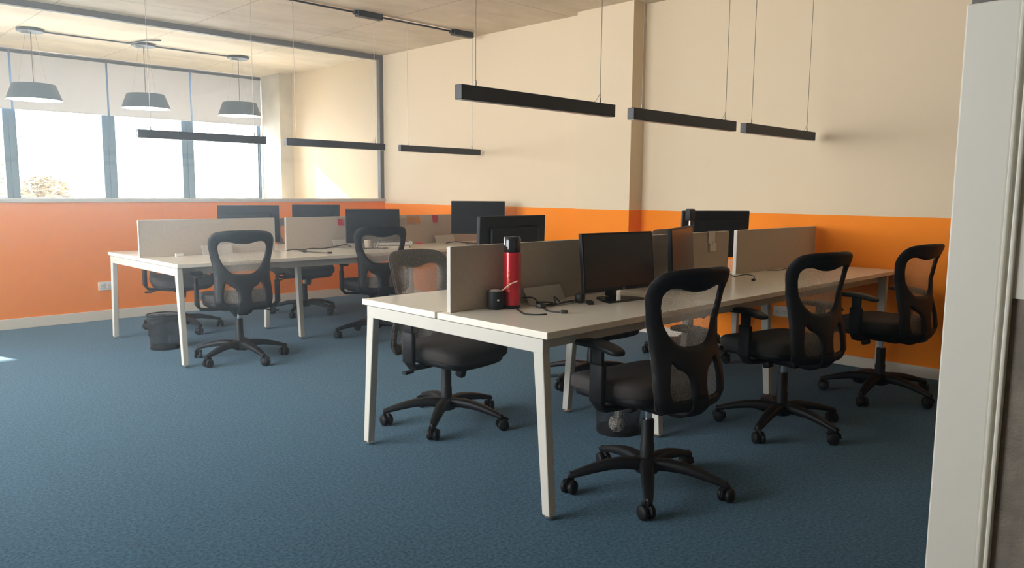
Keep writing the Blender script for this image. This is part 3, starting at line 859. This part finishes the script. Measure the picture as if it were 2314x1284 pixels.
mini('crumpled_tissue', 'second smaller paper scrap higher in the nearer basket', 'paper', lambda b: crumple(b, .022, 9), M_paper, (3.14, 2.39, .115))

# ------------------------------------------------------------------ linear lights
def linear(x0, x1, y, z, label):
    t = thing('linear_pendant_light', label, 'ceiling light', (x0, y, z), 0, 'black linear lights over the desks')
    L = x1 - x0
    bm = B(); box(bm, 0, L, -.0225, .0225, 0, .062, .002); obj('light_bar', bm, M_fixture, t)
    bm = B(); box(bm, .01, L - .01, -.017, .017, -.0015, .0005); obj('diffuser', bm, M_plastic_w, t)
    for xx in (.10, L - .10):
        bm = B()
        lathe(bm, [(.005, .062), (.005, .085), (.002, .09)], 8, (xx, 0, 0))
        tube(bm, [(xx, 0, .08), (xx, 0, ZC - z)], .0021, 6)
        if xx > .2: tube(bm, [(xx - .05, 0, .062), (xx - .02, 0, .085), (xx, 0, .115)], .0014, 6)
        obj('hanging_wire', bm, M_wire, t)
    return t
for x0, x1, lab in ((2.178, 3.231, 'black linear light over the nearer desk, biggest in view'), (3.391, 4.463, 'black linear light over the nearer desk, middle one of its row'), (4.591, 5.60, 'black linear light over the nearer desk, closest to the cream wall')):
    linear(x0, x1, 2.55, 1.655, lab)
for x0, x1, lab in ((2.114, 3.149, 'black linear light crossing the far windows'), (3.333, 4.364, 'black linear light over farther desk, middle one ending at the glass frame'), (4.547, 5.594, 'black linear light over farther desk, closest to the cream wall')):
    linear(x0, x1, 6.2, 1.652, lab)

# conduit and driver boxes on the ceiling
def conduit(name, label, pts, r, m, group=None):
    bm = B(); tube(bm, pts, r, 8); o = obj(name, bm, m, None, True, 80); return tag(o, label, 'conduit', group)
conduit('ceiling_conduit', 'dark conduit across the concrete ceiling linking the black boxes', [(1.2, 6.24, ZC - .018), (5.25, 6.24, ZC - .018)], .009, M_fixture)
conduit('ceiling_conduit', 'thin bright conduit running beside the dark one on the ceiling', [(1.2, 6.205, ZC - .010), (5.25, 6.205, ZC - .010)], .006, M_chrome)
for xa, xb, lab in ((4.06, 4.36, 'black driver box on the ceiling between two conduit runs'), (5.21, 5.50, 'black driver box at the conduit end near the cream wall')):
    t = thing('driver_box', lab, 'ceiling box', (xa, 6.22, ZC), 0, 'black driver boxes on the ceiling conduit')
    bm = B(); box(bm, .03, xb - xa, -.035, .035, -.055, 0, .004); obj('box_body', bm, M_fixture, t)
    bm = B(); box(bm, 0, .03, -.022, .022, -.042, -.004, .003); obj('cable_entry', bm, M_fixture, t)
t = thing('junction_box', 'metal junction box with loose fittings at the top edge of the photo', 'ceiling box', (3.06, 6.24, ZC))
bm = B(); lathe(bm, [(.055, -.035), (.055, 0)], 24); lathe(bm, [(.02, -.055), (.02, -.035)], 16); obj('box_body', bm, M_grey_metal, t, True)
bm = B(); tube(bm, [(-.05, .02, -.02), (-.10, .10, -.02), (-.16, .16, -.02)], .01, 8); tube(bm, [(.0, -.0, -.05), (-.07, .03, -.065), (-.12, .05, -.05)], .006, 8); obj('fitting', bm, M_chrome, t, True)

# ------------------------------------------------------------------ round pendants in the far room
PXs = ((2.20, 'leftmost'), (3.325, 'middle'), (4.452, 'rightmost'))
for i, (x, w_) in enumerate(PXs):
    t = thing('drum_pendant_lamp', w_ + ' of the three round grey pendant lamps by the window', 'pendant lamp', (x, 9.42, 2.185), 0, 'round grey pendant lamps by the window')
    bm = B(); lathe(bm, [(.262, 0), (.258, 0), (.197, .160), (.0, .168), (.0, .170), (.201, .163), (.262, 0)], 56, cap=False); obj('lamp_shade', bm, M_shade, t, True, 40)
    bm = B(); lathe(bm, [(0, .004), (.252, .004), (.257, .012), (.252, .022), (0, .022)], 48); obj('diffuser', bm, M_diff, t, True)
    bm = B(); lathe(bm, [(0, ZC - 2.185 - .03), (.125, ZC - 2.185 - .03), (.13, ZC - 2.185 - .024), (.13, ZC - 2.185)], 40); obj('ceiling_rose', bm, M_shade, t, True)
    bm = B(); lathe(bm, [(0, ZC - 2.185 - .055), (.035, ZC - 2.185 - .055), (.035, ZC - 2.185 - .03)], 20, (-.05, 0, 0)); obj('cable_gland', bm, M_grey_metal, t, True)
    for k in range(3):
        a = 2 * PI * k / 3 + .4
        bm = B(); tube(bm, [(.15 * math.cos(a), .15 * math.sin(a), .165), (.05 * math.cos(a), .05 * math.sin(a), ZC - 2.185 - .03)], .0013, 6); obj('hanging_wire', bm, M_wire, t)
    bm = B(); tube(bm, [(0, 0, .168), (0, 0, ZC - 2.185 - .03)], .0035, 6); o = obj('power_cord', bm, M_cable, t)
conduit('ceiling_conduit', 'thin black conduit joining the three round ceiling roses', [(2.33, 9.42, ZC - .014), (3.19, 9.42, ZC - .014), (3.46, 9.42, ZC - .014), (4.31, 9.42, ZC - .014)], .009, M_fixture)
conduit('ceiling_conduit', 'short angled conduit beside the middle ceiling rose', [(3.18, 9.40, ZC - .014), (3.24, 9.1, ZC - .014), (3.36, 8.98, ZC - .014)], .009, M_fixture)

# ------------------------------------------------------------------ outdoors: roof terrace planting seen through the far window
def foliage(name, label, c, r, n, m, seed, trunk=None):
    rnd = random.Random(seed)
    t = thing(name, label, 'shrub' if 'hedge' in name or 'shrub' in name else 'tree', (c[0], c[1], 0))
    bm = B()
    for _ in range(n):
        while True:
            q = Vector((rnd.uniform(-1, 1), rnd.uniform(-1, 1), rnd.uniform(-1, 1)))
            if .45 < q.length < 1: break
        p = Vector((q.x * r[0], q.y * r[1], c[2] + q.z * r[2]))
        s = rnd.uniform(.05, .11) * (r[2] ** .3)
        R = Matrix.Rotation(rnd.uniform(0, 6.28), 3, 'Z') @ Matrix.Rotation(rnd.uniform(0, 3.14), 3, 'X')
        vs = [bm.verts.new(p + R @ Vector(k) * s) for k in ((-1, 0, 0), (0, -.5, .1), (1, 0, 0), (0, .5, .1))]
        bm.faces.new(vs)
    obj('foliage', bm, m, t)
    if trunk:
        bm = B(); tube(bm, [(0, 0, -3), (.05, 0, c[2])], .08, 8)
        for k in range(5): tube(bm, [(.03, 0, c[2] - 1 + k * .2), (rnd.uniform(-1, 1) * r[0] * .7, rnd.uniform(-1, 1) * r[1] * .7, c[2] + rnd.uniform(0, 1) * r[2] * .6)], .03, 6)
        obj('trunk', bm, trunk, t)
sbox('ground', 2.5, 9.5, 21.5, 28, -3.1, -3.0, M_sill)
M_leaf = mat('dry_leaf', (0.17, 0.115, 0.05), 0.7)
M_leaf2 = mat('pale_green_leaf', (0.14, 0.15, 0.09), 0.7)
M_bark = mat('bark', (0.2, 0.15, 0.11), 0.9)
foliage('shrub', 'pale dry shrub outside the left far window', (5.85, 24.6, .9), (.70, .8, .75), 2600, M_leaf, 1, M_bark)
foliage('tree', 'thin tree outside at the left picture edge', (4.35, 24.0, 1.9), (.55, .9, 1.7), 1500, M_leaf2, 2, M_bark)

# ------------------------------------------------------------------ haze volume added to imitate lens glare from the windows
def haze():
    m = bpy.data.materials.new('glare_haze'); m.use_nodes = True; t = m.node_tree; t.nodes.clear()
    out = t.nodes.new('ShaderNodeOutputMaterial'); v = t.nodes.new('ShaderNodeVolumeScatter')
    v.inputs['Color'].default_value = (0.80, 0.92, 1.0, 1); v.inputs['Density'].default_value = 0.021; v.inputs['Anisotropy'].default_value = 0.76
    t.links.new(v.outputs[0], out.inputs['Volume'])
    # L-shaped plan that leaves out the space behind the partition end
    plan = [(XL + .01, YB + .01), (PX - .012, YB + .01), (PX - .012, .545), (XW - .102, .545), (XW - .102, YP - .022), (XL + .01, YP - .022)]
    bm = B()
    lo = [bm.verts.new((x, y, .002)) for x, y in plan]; hi = [bm.verts.new((x, y, ZC - .002)) for x, y in plan]
    bm.faces.new(list(reversed(lo))); bm.faces.new(hi)
    for k in range(6): bm.faces.new((lo[k], lo[(k + 1) % 6], hi[(k + 1) % 6], hi[k]))
    o = obj('haze', bm, m); tag(o, 'faint bluish haze added to imitate lens glare, strongest toward the windows', 'haze'); o['kind'] = 'stuff'
    o.visible_shadow = True
haze()
